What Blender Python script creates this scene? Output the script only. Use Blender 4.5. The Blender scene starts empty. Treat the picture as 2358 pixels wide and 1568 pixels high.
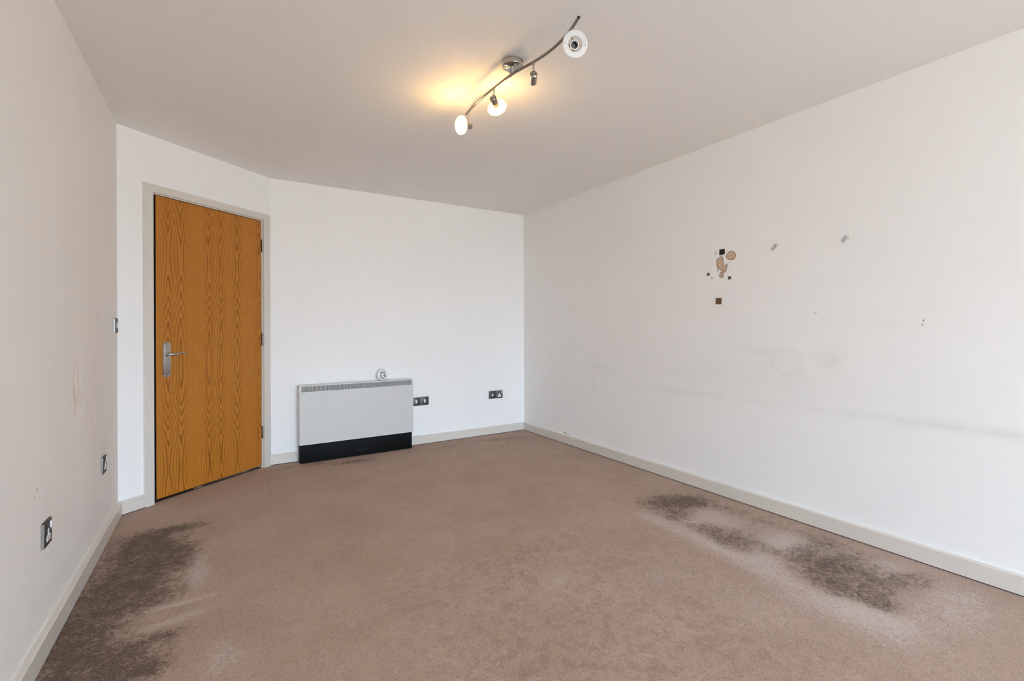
import bpy, bmesh, math, random
from mathutils import Vector, Matrix, noise as mnoise

random.seed(7)
SC = bpy.context.scene
COL = SC.collection

# ------------------------------------------------------------------ measures (metres)
H = 2.36                      # ceiling height
XL, XR = -0.5206, 2.8055      # left and right wall
YB, YR = 4.4754, -4.30        # back wall, unseen rear (window) wall, set far back to even the light
YA, XB = 3.7707, 0.3439       # the angled door wall runs from (XL, YA) to (XB, YB)
BT, BH = 0.0205, 0.084        # baseboard thickness and height

# ------------------------------------------------------------------ camera
FPX, W, HPX = 1104.6, 2358.0, 1568.0
yaw, roll = 0.57387, -0.00379
fw = Vector((math.sin(yaw), math.cos(yaw), 0))
rt = Vector((math.cos(yaw), -math.sin(yaw), 0))
up = Vector((0, 0, 1))
r2 = rt * math.cos(roll) + up * math.sin(roll)
u2 = -rt * math.sin(roll) + up * math.cos(roll)
cam_d = bpy.data.cameras.new('camera')
cam_d.sensor_fit = 'HORIZONTAL'
cam_d.sensor_width = 36.0
cam_d.lens = FPX / W * 36.0
cam_d.shift_x = -42.6 / W
cam_d.shift_y = -30.2 / W
cam_d.clip_start = 0.02
cam = bpy.data.objects.new('camera', cam_d)
COL.objects.link(cam)
CAM = Vector((0, 0, 1.1238))
m = Matrix((r2, u2, -fw)).transposed().to_4x4()
m.translation = CAM
cam.matrix_world = m
SC.camera = cam

# ------------------------------------------------------------------ sky and exposure
WORLD_STRENGTH = 34.5
wd = bpy.data.worlds.new('overcast_sky')
SC.world = wd
wd.use_nodes = True
nt = wd.node_tree
nt.nodes.clear()
wo = nt.nodes.new('ShaderNodeOutputWorld')
bg = nt.nodes.new('ShaderNodeBackground')
tc = nt.nodes.new('ShaderNodeTexCoord')
sx = nt.nodes.new('ShaderNodeSeparateXYZ')
cr = nt.nodes.new('ShaderNodeValToRGB')
mp = nt.nodes.new('ShaderNodeMapRange')
mp.inputs['From Min'].default_value = -0.06
mp.inputs['From Max'].default_value = 0.10
cr.color_ramp.elements[0].color = (0.33, 0.34, 0.34, 1)     # ground below the horizon
cr.color_ramp.elements[1].color = (0.605, 0.79, 1.0, 1)     # bright overcast sky
nt.links.new(tc.outputs['Generated'], sx.inputs[0])
nt.links.new(sx.outputs['Z'], mp.inputs['Value'])
nt.links.new(mp.outputs[0], cr.inputs[0])
nt.links.new(cr.outputs[0], bg.inputs['Color'])
bg.inputs['Strength'].default_value = WORLD_STRENGTH
nt.links.new(bg.outputs[0], wo.inputs['Surface'])

# window opening in the rear wall (behind the camera) and its light portal
WX0, WX1, WZ0, WZ1 = -0.47, 2.20, 0.04, 2.20
pd = bpy.data.lights.new('window_portal', 'AREA')
pd.shape = 'RECTANGLE'
pd.size, pd.size_y = WX1 - WX0, WZ1 - WZ0
pd.cycles.is_portal = True
po = bpy.data.objects.new('window_portal', pd)
COL.objects.link(po)
po.location = ((WX0 + WX1) / 2, YR - 0.13, (WZ0 + WZ1) / 2)
po.rotation_euler = (math.radians(90), 0, 0)     # -Z of the lamp looks to +Y

vs = SC.view_settings
vs.view_transform = 'Standard'
vs.look = 'None'
vs.exposure = 0.0
vs.gamma = 1.0
vs.use_curve_mapping = False
SC.cycles.use_denoising = True
SC.cycles.max_bounces = 9
SC.cycles.diffuse_bounces = 8
SC.cycles.use_adaptive_sampling = True
SC.cycles.adaptive_threshold = 0.12
SC.cycles.adaptive_min_samples = 12
SC.cycles.transparent_max_bounces = 12
SC.cycles.sample_clamp_indirect = 6.0
SC.cycles.caustics_reflective = False
SC.cycles.caustics_refractive = False

BULB_STRENGTH = 112.0

# ------------------------------------------------------------------ node helpers
class NT:
    def __init__(s, name):
        s.m = bpy.data.materials.new(name)
        s.m.use_nodes = True
        s.t = s.m.node_tree
        s.t.nodes.clear()
        s.out = s.t.nodes.new('ShaderNodeOutputMaterial')
    def n(s, kind, **kw):
        nd = s.t.nodes.new('ShaderNode' + kind)
        for k, v in kw.items():
            setattr(nd, k, v)
        return nd
    def put(s, sock, v):
        if isinstance(v, bpy.types.NodeSocket):
            s.t.links.new(v, sock)
        elif v is not None:
            if isinstance(v, (tuple, list)) and len(v) == 3 and sock.type == 'RGBA':
                v = (*v, 1)
            sock.default_value = v
    def math(s, op, a, b=None, c=None, clamp=False):
        nd = s.n('Math', operation=op, use_clamp=clamp)
        s.put(nd.inputs[0], a); s.put(nd.inputs[1], b)
        if c is not None: s.put(nd.inputs[2], c)
        return nd.outputs[0]
    def mix(s, fac, a, b, blend='MIX'):
        nd = s.n('Mix', data_type='RGBA', blend_type=blend)
        s.put(nd.inputs[0], fac); s.put(nd.inputs[6], a); s.put(nd.inputs[7], b)
        return nd.outputs[2]
    def smooth(s, v, lo, hi, a=0.0, b=1.0):
        nd = s.n('MapRange', interpolation_type='SMOOTHSTEP')
        s.put(nd.inputs['Value'], v)
        s.put(nd.inputs['From Min'], lo); s.put(nd.inputs['From Max'], hi)
        s.put(nd.inputs['To Min'], a); s.put(nd.inputs['To Max'], b)
        return nd.outputs[0]
    def obj(s):
        return s.n('TexCoord').outputs['Object']
    def scaled(s, vec, sc):
        nd = s.n('VectorMath', operation='MULTIPLY')
        s.put(nd.inputs[0], vec); nd.inputs[1].default_value = sc
        return nd.outputs[0]
    def noise(s, vec, scale, detail=2.0, rough=0.5, dist=0.0):
        nd = s.n('TexNoise')
        s.put(nd.inputs['Vector'], vec)
        nd.inputs['Scale'].default_value = scale
        nd.inputs['Detail'].default_value = detail
        nd.inputs['Roughness'].default_value = rough
        nd.inputs['Distortion'].default_value = dist
        return nd.outputs['Fac']
    def attr(s, name):
        return s.n('Attribute', attribute_name=name).outputs['Fac']
    def bump(s, h, strength, dist):
        nd = s.n('Bump')
        nd.inputs['Strength'].default_value = strength
        nd.inputs['Distance'].default_value = dist
        s.put(nd.inputs['Height'], h)
        return nd.outputs[0]
    def principled(s, color, rough=0.5, metal=0.0, normal=None, spec=None, **kw):
        p = s.n('BsdfPrincipled')
        s.put(p.inputs['Base Color'], color)
        s.put(p.inputs['Roughness'], rough)
        p.inputs['Metallic'].default_value = metal
        if spec is not None: p.inputs['Specular IOR Level'].default_value = spec
        if normal is not None: s.put(p.inputs['Normal'], normal)
        for k, v in kw.items(): s.put(p.inputs[k], v)
        s.t.links.new(p.outputs[0], s.out.inputs[0])
        return p

def simple(name, color, rough=0.5, metal=0.0, var=0.04, scale=30.0, bump=0.0, spec=None):
    """a plain surface with a little procedural unevenness"""
    t = NT(name)
    o = t.obj()
    nz = t.noise(o, scale, 3)
    dark = tuple(c * (1 - var) for c in color)
    lite = tuple(min(1, c * (1 + var)) for c in color)
    col = t.mix(nz, dark, lite)
    nrm = t.bump(nz, bump, 0.002) if bump else None
    t.principled(col, rough, metal, nrm, spec)
    return t.m

# ------------------------------------------------------------------ materials
def mat_wall(name, base, streak=False):
    t = NT(name)
    o = t.obj()
    big = t.noise(o, 1.7, 3, 0.55)
    mid = t.noise(o, 9.0, 4, 0.6)
    col = t.mix(t.smooth(big, 0.3, 0.7), tuple(c * 0.985 for c in base), base)
    dirt = t.attr('dirt')
    d = t.math('MULTIPLY', dirt, t.smooth(mid, 0.15, 0.75, 0.35, 1.0))
    col = t.mix(d, col, (0.50, 0.485, 0.46))
    if streak:
        wash = t.attr('wash')
        sv = t.noise(t.scaled(o, (1, 60, 1.6)), 1.0, 3, 0.6)
        w = t.math('MULTIPLY', wash, t.smooth(sv, 0.3, 0.65, 0.25, 1.0))
        col = t.mix(w, col, (0.93, 0.92, 0.91))
        rust = t.attr('rust')
        rz = t.math('MULTIPLY', rust, t.smooth(t.noise(t.scaled(o, (1, 40, 9)), 1.0, 4, 0.6), 0.35, 0.65))
        col = t.mix(rz, col, (0.74, 0.50, 0.33))
    t.principled(col, 0.62, normal=t.bump(t.noise(o, 5.0, 2), 0.12, 0.004), spec=0.25)
    return t.m

M = {}
M['wall'] = mat_wall('painted_plaster', (0.895, 0.890, 0.884))
M['wall_left'] = mat_wall('painted_plaster_stained', (0.880, 0.850, 0.815), True)
M['ceiling'] = mat_wall('ceiling_paint', (0.885, 0.865, 0.84))
M['trim'] = simple('gloss_trim_paint', (0.69, 0.645, 0.59), 0.32, var=0.02, scale=12)
M['hall'] = simple('hall_block_paint', (0.5, 0.45, 0.4), 0.7)

def mat_carpet():
    t = NT('worn_carpet')
    o = t.obj()
    dark, lite = t.attr('dark'), t.attr('light')
    big = t.noise(o, 2.6, 3, 0.6)
    med = t.noise(o, 17.0, 4, 0.62, 0.6)
    med2 = t.noise(t.scaled(o, (1, 1, 1)), 48.0, 3, 0.6, 0.8)
    fib = t.noise(o, 150.0, 3, 0.6, 2.2)
    fib2 = t.noise(o, 320.0, 2, 0.6, 1.0)
    base = t.mix(t.smooth(big, 0.3, 0.7), (0.445, 0.303, 0.226), (0.500, 0.350, 0.270))
    # general faint mottling of the pile
    mot = t.attr('mottle')
    mm = t.math('MULTIPLY', mot, t.smooth(t.math('ADD', t.math('MULTIPLY', med, 0.6), t.math('MULTIPLY', med2, 0.4)), 0.44, 0.62))
    col = t.mix(t.math('MULTIPLY', mm, 0.42), base, (0.235, 0.165, 0.118))
    ml = t.math('MULTIPLY', mot, t.smooth(t.noise(o, 30.0, 4, 0.65, 0.5), 0.52, 0.70))
    col = t.mix(t.math('MULTIPLY', ml, 0.45), col, (0.53, 0.42, 0.36))
    # light, lifted pile
    tuft = t.noise(o, 95.0, 3, 0.62, 1.6)
    lz = t.math('ADD', lite, t.math('MULTIPLY', t.math('SUBTRACT', med, 0.5), 1.0))
    lz = t.math('ADD', lz, t.math('MULTIPLY', t.math('SUBTRACT', tuft, 0.5), 1.9))
    lz = t.math('ADD', lz, t.math('MULTIPLY', t.math('SUBTRACT', med2, 0.5), 0.8))
    lz = t.math('MULTIPLY', t.smooth(lz, 0.15, 0.95), t.math('MINIMUM', t.math('MULTIPLY', lite, 2.2), 1.0))
    col = t.mix(t.math('MULTIPLY', lz, 0.95), col, (0.62, 0.515, 0.465))
    # dark worn and soiled patches, ragged and shot through with paler tufts
    dz = t.math('ADD', t.math('MULTIPLY', dark, 1.05), t.math('MULTIPLY', t.math('SUBTRACT', med, 0.5), 1.3))
    dz = t.math('ADD', dz, t.math('MULTIPLY', t.math('SUBTRACT', med2, 0.5), 1.3))
    dz = t.math('ADD', dz, t.math('MULTIPLY', t.math('SUBTRACT', tuft, 0.5), 1.9))
    dz = t.math('MULTIPLY', t.smooth(dz, 0.15, 1.15), t.math('MINIMUM', t.math('MULTIPLY', dark, 2.6), 1.0))
    col = t.mix(t.math('MULTIPLY', dz, 0.96), col, (0.098, 0.054, 0.028))
    # single tufts: thin dark gaps and pale tips
    col = t.mix(t.smooth(fib, 0.34, 0.50, 0.62, 0.0), col, (0.115, 0.070, 0.044))
    tip = t.smooth(t.noise(t.scaled(o, (1, 1, 1)), 210.0, 2, 0.6, 1.8), 0.53, 0.68, 0.0, 0.42)
    col = t.mix(tip, col, (0.62, 0.47, 0.385))
    hh = t.math('ADD', fib, t.math('MULTIPLY', fib2, 0.6))
    hh = t.math('ADD', hh, t.math('MULTIPLY', med2, 0.9))
    p = t.principled(col, 0.95, normal=t.bump(hh, 0.55, 0.006), spec=0.08)
    p.inputs['Sheen Weight'].default_value = 0.12
    p.inputs['Sheen Roughness'].default_value = 0.5
    return t.m
M['carpet'] = mat_carpet()

def mat_oak(centres):
    """crown-cut oak veneer: cathedral figure about each leaf centre; object space, x across and z up"""
    t = NT('oak_veneer')
    o = t.obj()
    warp = t.noise(t.scaled(o, (6, 6, 1.1)), 1.0, 3, 0.5)
    wob = t.math('MULTIPLY', t.math('SUBTRACT', warp, 0.5), 0.030)
    sep = t.n('SeparateXYZ'); t.put(sep.inputs[0], o)
    u = t.math('ADD', sep.outputs['X'], wob)
    v = sep.outputs['Z']
    d = None
    for c in centres:
        e = t.math('ABSOLUTE', t.math('SUBTRACT', u, c))
        d = e if d is None else t.math('MINIMUM', d, e)
    # height profile: crowns up below 1.6 m, hollows above it, ovals at handle height
    h = t.math('SINE', t.math('ADD', t.math('MULTIPLY', v, 2 * math.pi / 1.42), -5.55))
    h = t.math('MULTIPLY', h, 2.7)
    h = t.math('ADD', h, t.math('MULTIPLY', t.noise(t.scaled(o, (5, 5, 2.6)), 1.0, 3, 0.5), 2.8))
    ph = t.math('ADD', h, t.math('MULTIPLY', t.math('POWER', d, 1.25), 104.0))
    ph = t.math('ADD', ph, t.math('MULTIPLY', t.noise(t.scaled(o, (55, 55, 11)), 1.0, 3, 0.65), 0.62))
    ring = t.math('FRACT', ph)
    late = t.smooth(ring, 0.42, 0.88)
    late = t.math('MULTIPLY', late, t.smooth(ring, 0.90, 1.0, 1.0, 0.0))
    por = t.noise(t.scaled(o, (420, 420, 9)), 1.0, 3, 0.6)
    fig = t.noise(t.scaled(o, (60, 60, 1.5)), 1.0, 3, 0.6)
    near = t.smooth(d, 0.01, 0.062, 1.0, 0.32)
    a = t.mix(fig, (0.44, 0.164, 0.014), (0.54, 0.215, 0.026))
    col = t.mix(t.math('MULTIPLY', late, t.math('MULTIPLY', near, 1.0)), a, (0.245, 0.070, 0.004))
    col = t.mix(t.smooth(por, 0.53, 0.70, 0.0, 0.45), col, (0.24, 0.070, 0.004))
    col = t.mix(t.smooth(t.noise(t.scaled(o, (2.2, 2, 0.6)), 1.0, 2), 0.35, 0.7, 0.0, 0.22), col, (0.43, 0.15, 0.014))
    t.principled(col, 0.42, normal=t.bump(por, 0.06, 0.002), spec=0.4)
    return t.m

M['oak_edge'] = simple('oak_edge', (0.10, 0.035, 0.012), 0.6, var=0.1)
M['gap_shade'] = simple('door_gap_shade', (0.022, 0.008, 0.006), 0.7)  # near-black: shade painted into the door's left gap, and the dark leaf edge
M['bronze'] = simple('dark_hinge_steel', (0.055, 0.040, 0.034), 0.45, 0.6)
M['steel'] = simple('satin_steel', (0.52, 0.51, 0.50), 0.32, 1.0, var=0.03, scale=80)
M['chrome'] = simple('polished_chrome', (0.52, 0.50, 0.475), 0.07, 1.0, var=0.02)
M['nickel'] = simple('brushed_nickel_tube', (0.36, 0.325, 0.28), 0.20, 1.0, var=0.03)
M['plate'] = simple('dark_nickel_plate', (0.115, 0.110, 0.103), 0.50, 1.0, var=0.04, scale=60)
M['plate_edge'] = simple('lit_plate_edge', (0.45, 0.45, 0.44), 0.25, 1.0, var=0.04)  # lit copy of the plate metal
M['white_plastic'] = simple('white_plastic', (0.82, 0.82, 0.81), 0.35, var=0.02)
M['black_plastic'] = simple('black_plastic', (0.012, 0.012, 0.013), 0.35, var=0.1)
M['slot'] = simple('dark_slot', (0.01, 0.01, 0.01), 0.8)
M['heater'] = simple('white_enamel', (0.70, 0.695, 0.675), 0.38, var=0.012, scale=6)
M['heater_panel'] = simple('white_enamel_panel', (0.61, 0.605, 0.59), 0.40, var=0.012, scale=4)
M['heater_black'] = simple('matt_black_plinth', (0.004, 0.004, 0.004), 0.62, var=0.1, spec=0.15)
M['badge'] = simple('charcoal_badge', (0.022, 0.022, 0.022), 0.5)
M['fin'] = simple('grey_grille_fin', (0.50, 0.50, 0.485), 0.45, 0.0, var=0.15, scale=50)
M['grille_dark'] = simple('grille_shadow_box', (0.12, 0.12, 0.115), 0.7)
M['peach'] = simple('peach_sticker', (0.60, 0.44, 0.30), 0.6, var=0.05, scale=40)
M['brown_line'] = simple('brown_outline', (0.16, 0.085, 0.06), 0.6)
M['pink'] = simple('dusty_pink_sticker', (0.48, 0.33, 0.27), 0.6, var=0.05, scale=40)
M['black_sticker'] = simple('black_sticker', (0.012, 0.011, 0.008), 0.45, var=0.2)
M['brown_sticker'] = simple('brown_sticker', (0.155, 0.078, 0.026), 0.55, var=0.15, scale=60)
M['grey_sticker'] = simple('pale_grey_sticker', (0.70, 0.70, 0.71), 0.6)
M['flake'] = simple('dark_flake', (0.07, 0.055, 0.045), 0.7, var=0.3, scale=200)
M['upvc'] = simple('white_window_frame', (0.80, 0.80, 0.79), 0.3)

def mat_frost():
    t = NT('frosted_glass_ring')
    tr = t.n('BsdfTransparent'); tr.inputs[0].default_value = (0.97, 0.98, 1, 1)
    df = t.n('BsdfDiffuse'); df.inputs[0].default_value = (0.92, 0.94, 0.97, 1)
    tl = t.n('BsdfTranslucent'); tl.inputs[0].default_value = (0.92, 0.94, 0.97, 1)
    gl = t.n('BsdfGlossy'); gl.inputs['Roughness'].default_value = 0.25
    nz = t.noise(t.obj(), 900.0, 1)
    m1 = t.n('MixShader'); m1.inputs[0].default_value = 0.5
    t.t.links.new(df.outputs[0], m1.inputs[1]); t.t.links.new(tl.outputs[0], m1.inputs[2])
    m2 = t.n('MixShader'); t.put(m2.inputs[0], t.smooth(nz, 0.2, 0.8, 0.46, 0.50))
    t.t.links.new(tr.outputs[0], m2.inputs[1]); t.t.links.new(m1.outputs[0], m2.inputs[2])
    m3 = t.n('MixShader'); m3.inputs[0].default_value = 0.05
    t.t.links.new(m2.outputs[0], m3.inputs[1]); t.t.links.new(gl.outputs[0], m3.inputs[2])
    t.t.links.new(m3.outputs[0], t.out.inputs[0])
    return t.m
M['frost'] = mat_frost()

def mat_clear(name, tint, gloss, fres=0.7):
    t = NT(name)
    tr = t.n('BsdfTransparent'); tr.inputs[0].default_value = (*tint, 1)
    gl = t.n('BsdfGlossy'); gl.inputs['Roughness'].default_value = 0.08
    lw = t.n('LayerWeight'); lw.inputs[0].default_value = 0.25
    mx = t.n('MixShader')
    t.put(mx.inputs[0], t.math('ADD', t.math('MULTIPLY', lw.outputs['Fresnel'], fres), gloss, clamp=True))
    t.t.links.new(tr.outputs[0], mx.inputs[1]); t.t.links.new(gl.outputs[0], mx.inputs[2])
    t.t.links.new(mx.outputs[0], t.out.inputs[0])
    return t.m
M['pane'] = mat_clear('window_glass', (0.97, 0.98, 0.975), 0.02)
M['clear'] = mat_clear('clear_plastic', (0.975, 0.975, 0.97), 0.02, 0.2)

def mat_bulb():
    t = NT('lit_bulb')
    e = t.n('Emission')
    t.put(e.inputs[0], (1.0, 0.60, 0.20))
    e.inputs[1].default_value = BULB_STRENGTH
    t.t.links.new(e.outputs[0], t.out.inputs[0])
    return t.m
M['bulb'] = mat_bulb()

# ------------------------------------------------------------------ mesh helpers
class Frame:
    """local (a, b, c) -> world: a along the wall, b out of the wall into the room, c up"""
    def __init__(s, o, a, b, c=(0, 0, 1)):
        s.o, s.a, s.b, s.c = Vector(o), Vector(a), Vector(b), Vector(c)
    def __call__(s, a, b, c):
        return s.o + s.a * a + s.b * b + s.c * c

WORLD = Frame((0, 0, 0), (1, 0, 0), (0, 1, 0))
BACK = Frame((0, YB, 0), (1, 0, 0), (0, -1, 0))
RIGHT = Frame((XR, 0, 0), (0, 1, 0), (-1, 0, 0))
LEFT = Frame((XL, 0, 0), (0, 1, 0), (1, 0, 0))
REAR = Frame((0, YR, 0), (1, 0, 0), (0, 1, 0))
dd = Vector((XB - XL, YB - YA, 0)); DL = dd.length; dd.normalize()
nn = Vector((dd.y, -dd.x, 0))
DOOR = Frame((XL, YA, 0), dd, nn)

class MB:
    def __init__(s):
        s.v, s.f, s.at = [], [], {}
    def add(s, vs, fs):
        k = len(s.v)
        s.v += [Vector(p) for p in vs]
        s.f += [tuple(i + k for i in f) for f in fs]
        return s
    def box(s, F, a0, a1, b0, b1, c0, c1, bev=0.0, seg=2):
        P = [F(a, b, c) for c in (c0, c1) for b in (b0, b1) for a in (a0, a1)]
        Q = [(0, 1, 3, 2), (4, 6, 7, 5), (0, 4, 5, 1), (2, 3, 7, 6), (0, 2, 6, 4), (1, 5, 7, 3)]
        if not bev:
            return s.add(P, Q)
        bm = bmesh.new()
        vv = [bm.verts.new(p) for p in P]
        for q in Q: bm.faces.new([vv[i] for i in q])
        bmesh.ops.recalc_face_normals(bm, faces=bm.faces)
        bmesh.ops.bevel(bm, geom=list(bm.edges), offset=bev, segments=seg, affect='EDGES', profile=0.5)
        bm.verts.index_update()
        s.add([v.co.copy() for v in bm.verts], [[v.index for v in f.verts] for f in bm.faces])
        bm.free()
        return s
    def prism(s, F, poly, b0, b1):
        """polygon in the (a, c) plane of F, extruded from b0 to b1"""
        n = len(poly)
        P = [F(a, b0, c) for a, c in poly] + [F(a, b1, c) for a, c in poly]
        fs = [tuple(range(n)), tuple(range(n, 2 * n))]
        fs += [(i, (i + 1) % n, n + (i + 1) % n, n + i) for i in range(n)]
        return s.add(P, fs)
    def tube(s, pts, rad, n=10, cap=True):
        pts = [Vector(p) for p in pts]
        k = len(pts)
        rads = rad if isinstance(rad, (list, tuple)) else [rad] * k
        ref = None
        rings = []
        for i, p in enumerate(pts):
            t = (pts[min(i + 1, k - 1)] - pts[max(i - 1, 0)]).normalized()
            if ref is None:
                ref = Vector((0, 0, 1)) if abs(t.z) < 0.9 else Vector((1, 0, 0))
            x = (ref - t * ref.dot(t)).normalized()
            y = t.cross(x); ref = x
            rings.append([p + (x * math.cos(2 * math.pi * j / n) + y * math.sin(2 * math.pi * j / n)) * rads[i] for j in range(n)])
        vs = [q for r in rings for q in r]
        fs = []
        for i in range(k - 1):
            for j in range(n):
                fs.append((i * n + j, i * n + (j + 1) % n, (i + 1) * n + (j + 1) % n, (i + 1) * n + j))
        if cap:
            fs.append(tuple(range(n))); fs.append(tuple(range((k - 1) * n, k * n)))
        return s.add(vs, fs)
    def lathe(s, o, axis, prof, n=32, closed=False):
        """prof: list of (radius, distance along axis)"""
        o, t = Vector(o), Vector(axis).normalized()
        ref = Vector((0, 0, 1)) if abs(t.z) < 0.9 else Vector((1, 0, 0))
        x = (ref - t * ref.dot(t)).normalized(); y = t.cross(x)
        vs, fs, idx = [], [], []
        for r, h in prof:
            if r < 1e-6:
                idx.append([len(vs)] * n); vs.append(o + t * h)
            else:
                idx.append(list(range(len(vs), len(vs) + n)))
                vs += [o + t * h + (x * math.cos(2 * math.pi * j / n) + y * math.sin(2 * math.pi * j / n)) * r for j in range(n)]
        pairs = list(range(len(prof) - 1))
        for i in pairs + ([len(prof) - 1] if closed else []):
            A, B = idx[i], idx[(i + 1) % len(prof)]
            for j in range(n):
                q = [A[j], A[(j + 1) % n], B[(j + 1) % n], B[j]]
                q = [z for w, z in enumerate(q) if z not in q[:w]]
                if len(q) > 2: fs.append(tuple(q))
        return s.add(vs, fs)
    def grid(s, F, a0, a1, c0, c1, step, funcs, b=0.0):
        na, nc = max(1, round((a1 - a0) / step)), max(1, round((c1 - c0) / step))
        k = len(s.v)
        vs, fs = [], []
        for j in range(nc + 1):
            for i in range(na + 1):
                a, c = a0 + (a1 - a0) * i / na, c0 + (c1 - c0) * j / nc
                vs.append(F(a, b, c))
                for nm, fn in funcs.items():
                    s.at.setdefault(nm, {})[k + len(vs) - 1] = fn(a, c)
        for j in range(nc):
            for i in range(na):
                q = j * (na + 1) + i
                fs.append((q, q + 1, q + na + 2, q + na + 1))
        return s.add(vs, fs)
    def build(s, name, mat, parent=None, origin=(0, 0, 0), smooth=None, local=None):
        """one mesh object; `origin` is where its pivot stands in the world.  With a parent the pivot is the parent's."""
        org = Vector(parent['_o']) if parent is not None and '_o' in parent else Vector(origin)
        me = bpy.data.meshes.new(name)
        if local is not None:                       # local: Frame whose axes become the object's axes
            inv = Matrix((local.a, local.b, local.c))
            vs = [inv @ (p - org) for p in s.v]
        else:
            vs = [p - org for p in s.v]
        me.from_pydata([tuple(v) for v in vs], [], s.f)
        for nm, vals in s.at.items():
            at = me.attributes.new(nm, 'FLOAT', 'POINT')
            for i, x in vals.items(): at.data[i].value = x
        bm = bmesh.new(); bm.from_mesh(me)
        bmesh.ops.recalc_face_normals(bm, faces=bm.faces)
        bm.to_mesh(me); bm.free()
        if smooth:
            me.shade_smooth()
            me.set_sharp_from_angle(angle=math.radians(smooth))
        me.materials.append(mat)
        o = bpy.data.objects.new(name, me)
        COL.objects.link(o)
        if parent is not None:
            o.parent = parent
        else:
            o.location = org
        o['_o'] = tuple(org)
        if local is not None and parent is None:
            o.rotation_euler = Matrix((local.a, local.b, local.c)).transposed().to_euler()
        return o

def empty(name, origin):
    o = bpy.data.objects.new(name, None)
    o.empty_display_size = 0.05
    COL.objects.link(o)
    o.location = origin
    o['_o'] = tuple(origin)
    return o

def tag(o, label=None, cat=None, group=None, kind=None):
    if label: o['label'] = label
    if cat: o['category'] = cat
    if group: o['group'] = group
    if kind: o['kind'] = kind
    return o

def struct(o, label, cat):
    return tag(o, label, cat, kind='structure')

def gauss(x, y, cx, cy, rx, ry, rot=0.0):
    c, s = math.cos(rot), math.sin(rot)
    dx, dy = x - cx, y - cy
    a, b = (dx * c + dy * s) / rx, (-dx * s + dy * c) / ry
    return math.exp(-(a * a + b * b))

# ================================================================== THE ROOM
# ------------------------------------------------------------------ floor
DARK = [  # x, y, rx, ry, rot, amount
    (-0.36, 3.22, 0.17, 0.20, 0, .85), (-0.20, 3.34, 0.16, 0.07, 0.1, .75), (-0.30, 2.92, 0.20, 0.22, 0, 1.0),
    (-0.22, 2.98, 0.09, 0.16, 0, .7), (-0.38, 2.62, 0.16, 0.22, 0, 1.0), (-0.20, 2.56, 0.10, 0.12, 0, .45),
    (-0.44, 2.35, 0.11, 0.18, 0, .95), (-0.34, 2.12, 0.15, 0.14, 0, .85), (-0.40, 1.90, 0.16, 0.25, 0, 1.0),
    (-0.18, 2.20, 0.10, 0.05, 0.2, .5), (-0.22, 2.02, 0.10, 0.08, 0, .6),
    (2.40, 2.12, 0.22, 0.13, -0.4, .85), (2.55, 2.02, 0.16, 0.12, 0, .6), (2.28, 1.95, 0.12, 0.10, 0, .6),
    (2.27, 1.66, 0.10, 0.18, 0.1, .75), (2.45, 1.55, 0.12, 0.10, 0, .38), (2.33, 1.40, 0.06, 0.12, 0, .42), (2.20, 1.50, 0.07, 0.12, 0, .5), (2.62, 1.75, 0.10, 0.22, 0, .42), (2.50, 1.28, 0.16, 0.08, 0, .45),
    (2.33, 1.17, 0.16, 0.13, 0, .70), (2.50, 1.08, 0.16, 0.14, 0, .62), (2.22, 1.02, 0.10, 0.10, 0, .65),
    (2.24, 0.86, 0.08, 0.08, 0, .75), (2.57, 0.86, 0.12, 0.08, 0, .62), (2.40, 0.92, 0.12, 0.10, 0, .55),
    (2.66, 1.30, 0.08, 0.25, 0, .40),
    (0.95, 4.20, 0.20, 0.07, 0, .75), (0.62, 4.28, 0.16, 0.05, 0, .5), (2.35, 4.22, 0.30, 0.12, -0.2, .50), (1.75, 4.22, 0.25, 0.10, 0, .36),
    (0.45, 4.33, 0.10, 0.05, 0.5, .4), (2.62, 3.45, 0.08, 0.6, 0, .25),
]
LIGHT = [
    (-0.16, 2.43, 0.17, 0.022, 0.02, .9), (-0.16, 2.30, 0.16, 0.035, 0.15, .7), (-0.09, 2.66, 0.06, 0.16, 0, .7),
    (-0.10, 2.88, 0.05, 0.10, 0, .5), (-0.27, 3.10, 0.10, 0.035, 0, .45), (0.00, 1.95, 0.10, 0.14, 0, .5),
    (2.12, 1.98, 0.07, 0.16, 0.12, .50), (2.13, 1.66, 0.08, 0.22, 0, .55), (2.10, 1.30, 0.08, 0.25, 0, .48), (2.06, 0.95, 0.09, 0.16, 0, .50), (2.14, 0.86, 0.07, 0.10, 0, .45),
    (2.42, 1.45, 0.30, 0.55, 0, .42), (2.15, 0.60, 0.55, 0.40, 0, .20), (2.60, 0.95, 0.25, 0.40, 0, .25),
    (2.42, 1.80, 0.12, 0.14, 0, .40), (2.45, 1.38, 0.16, 0.11, 0, .38), (2.20, 1.32, 0.06, 0.10, 0, .35), (2.62, 0.98, 0.05, 0.06, 0, .5),
    (2.10, 0.76, 0.14, 0.10, 0, .35), (2.45, 0.68, 0.25, 0.10, 0, .3), (2.28, 1.82, 0.04, 0.06, 0, .6), (1.80, 1.15, 0.25, 0.30, 0, .35),
    (1.25, 1.72, 0.20, 0.06, 0.4, .45), (1.60, 1.50, 0.25, 0.10, 0.2, .3),
]
MOT = [(1.15, 1.55, 0.65, 0.55, 0, .9), (1.40, 2.02, 0.40, 0.10, 0.35, .75), (0.95, 2.0, 0.35, 0.12, 0.1, .6), (1.9, 1.2, 0.5, 0.6, 0, .55), (2.5, 1.3, 0.4, 0.9, 0, .9),
       (-0.35, 2.6, 0.3, 0.9, 0, .8), (1.9, 4.15, 0.9, 0.25, 0, .6), (1.6, 2.7, 0.4, 0.25, 0.3, .35), (2.5, 3.2, 0.4, 0.5, 0, .3), (0.8, 0.9, 1.2, 0.6, 0, .7)]
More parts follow.
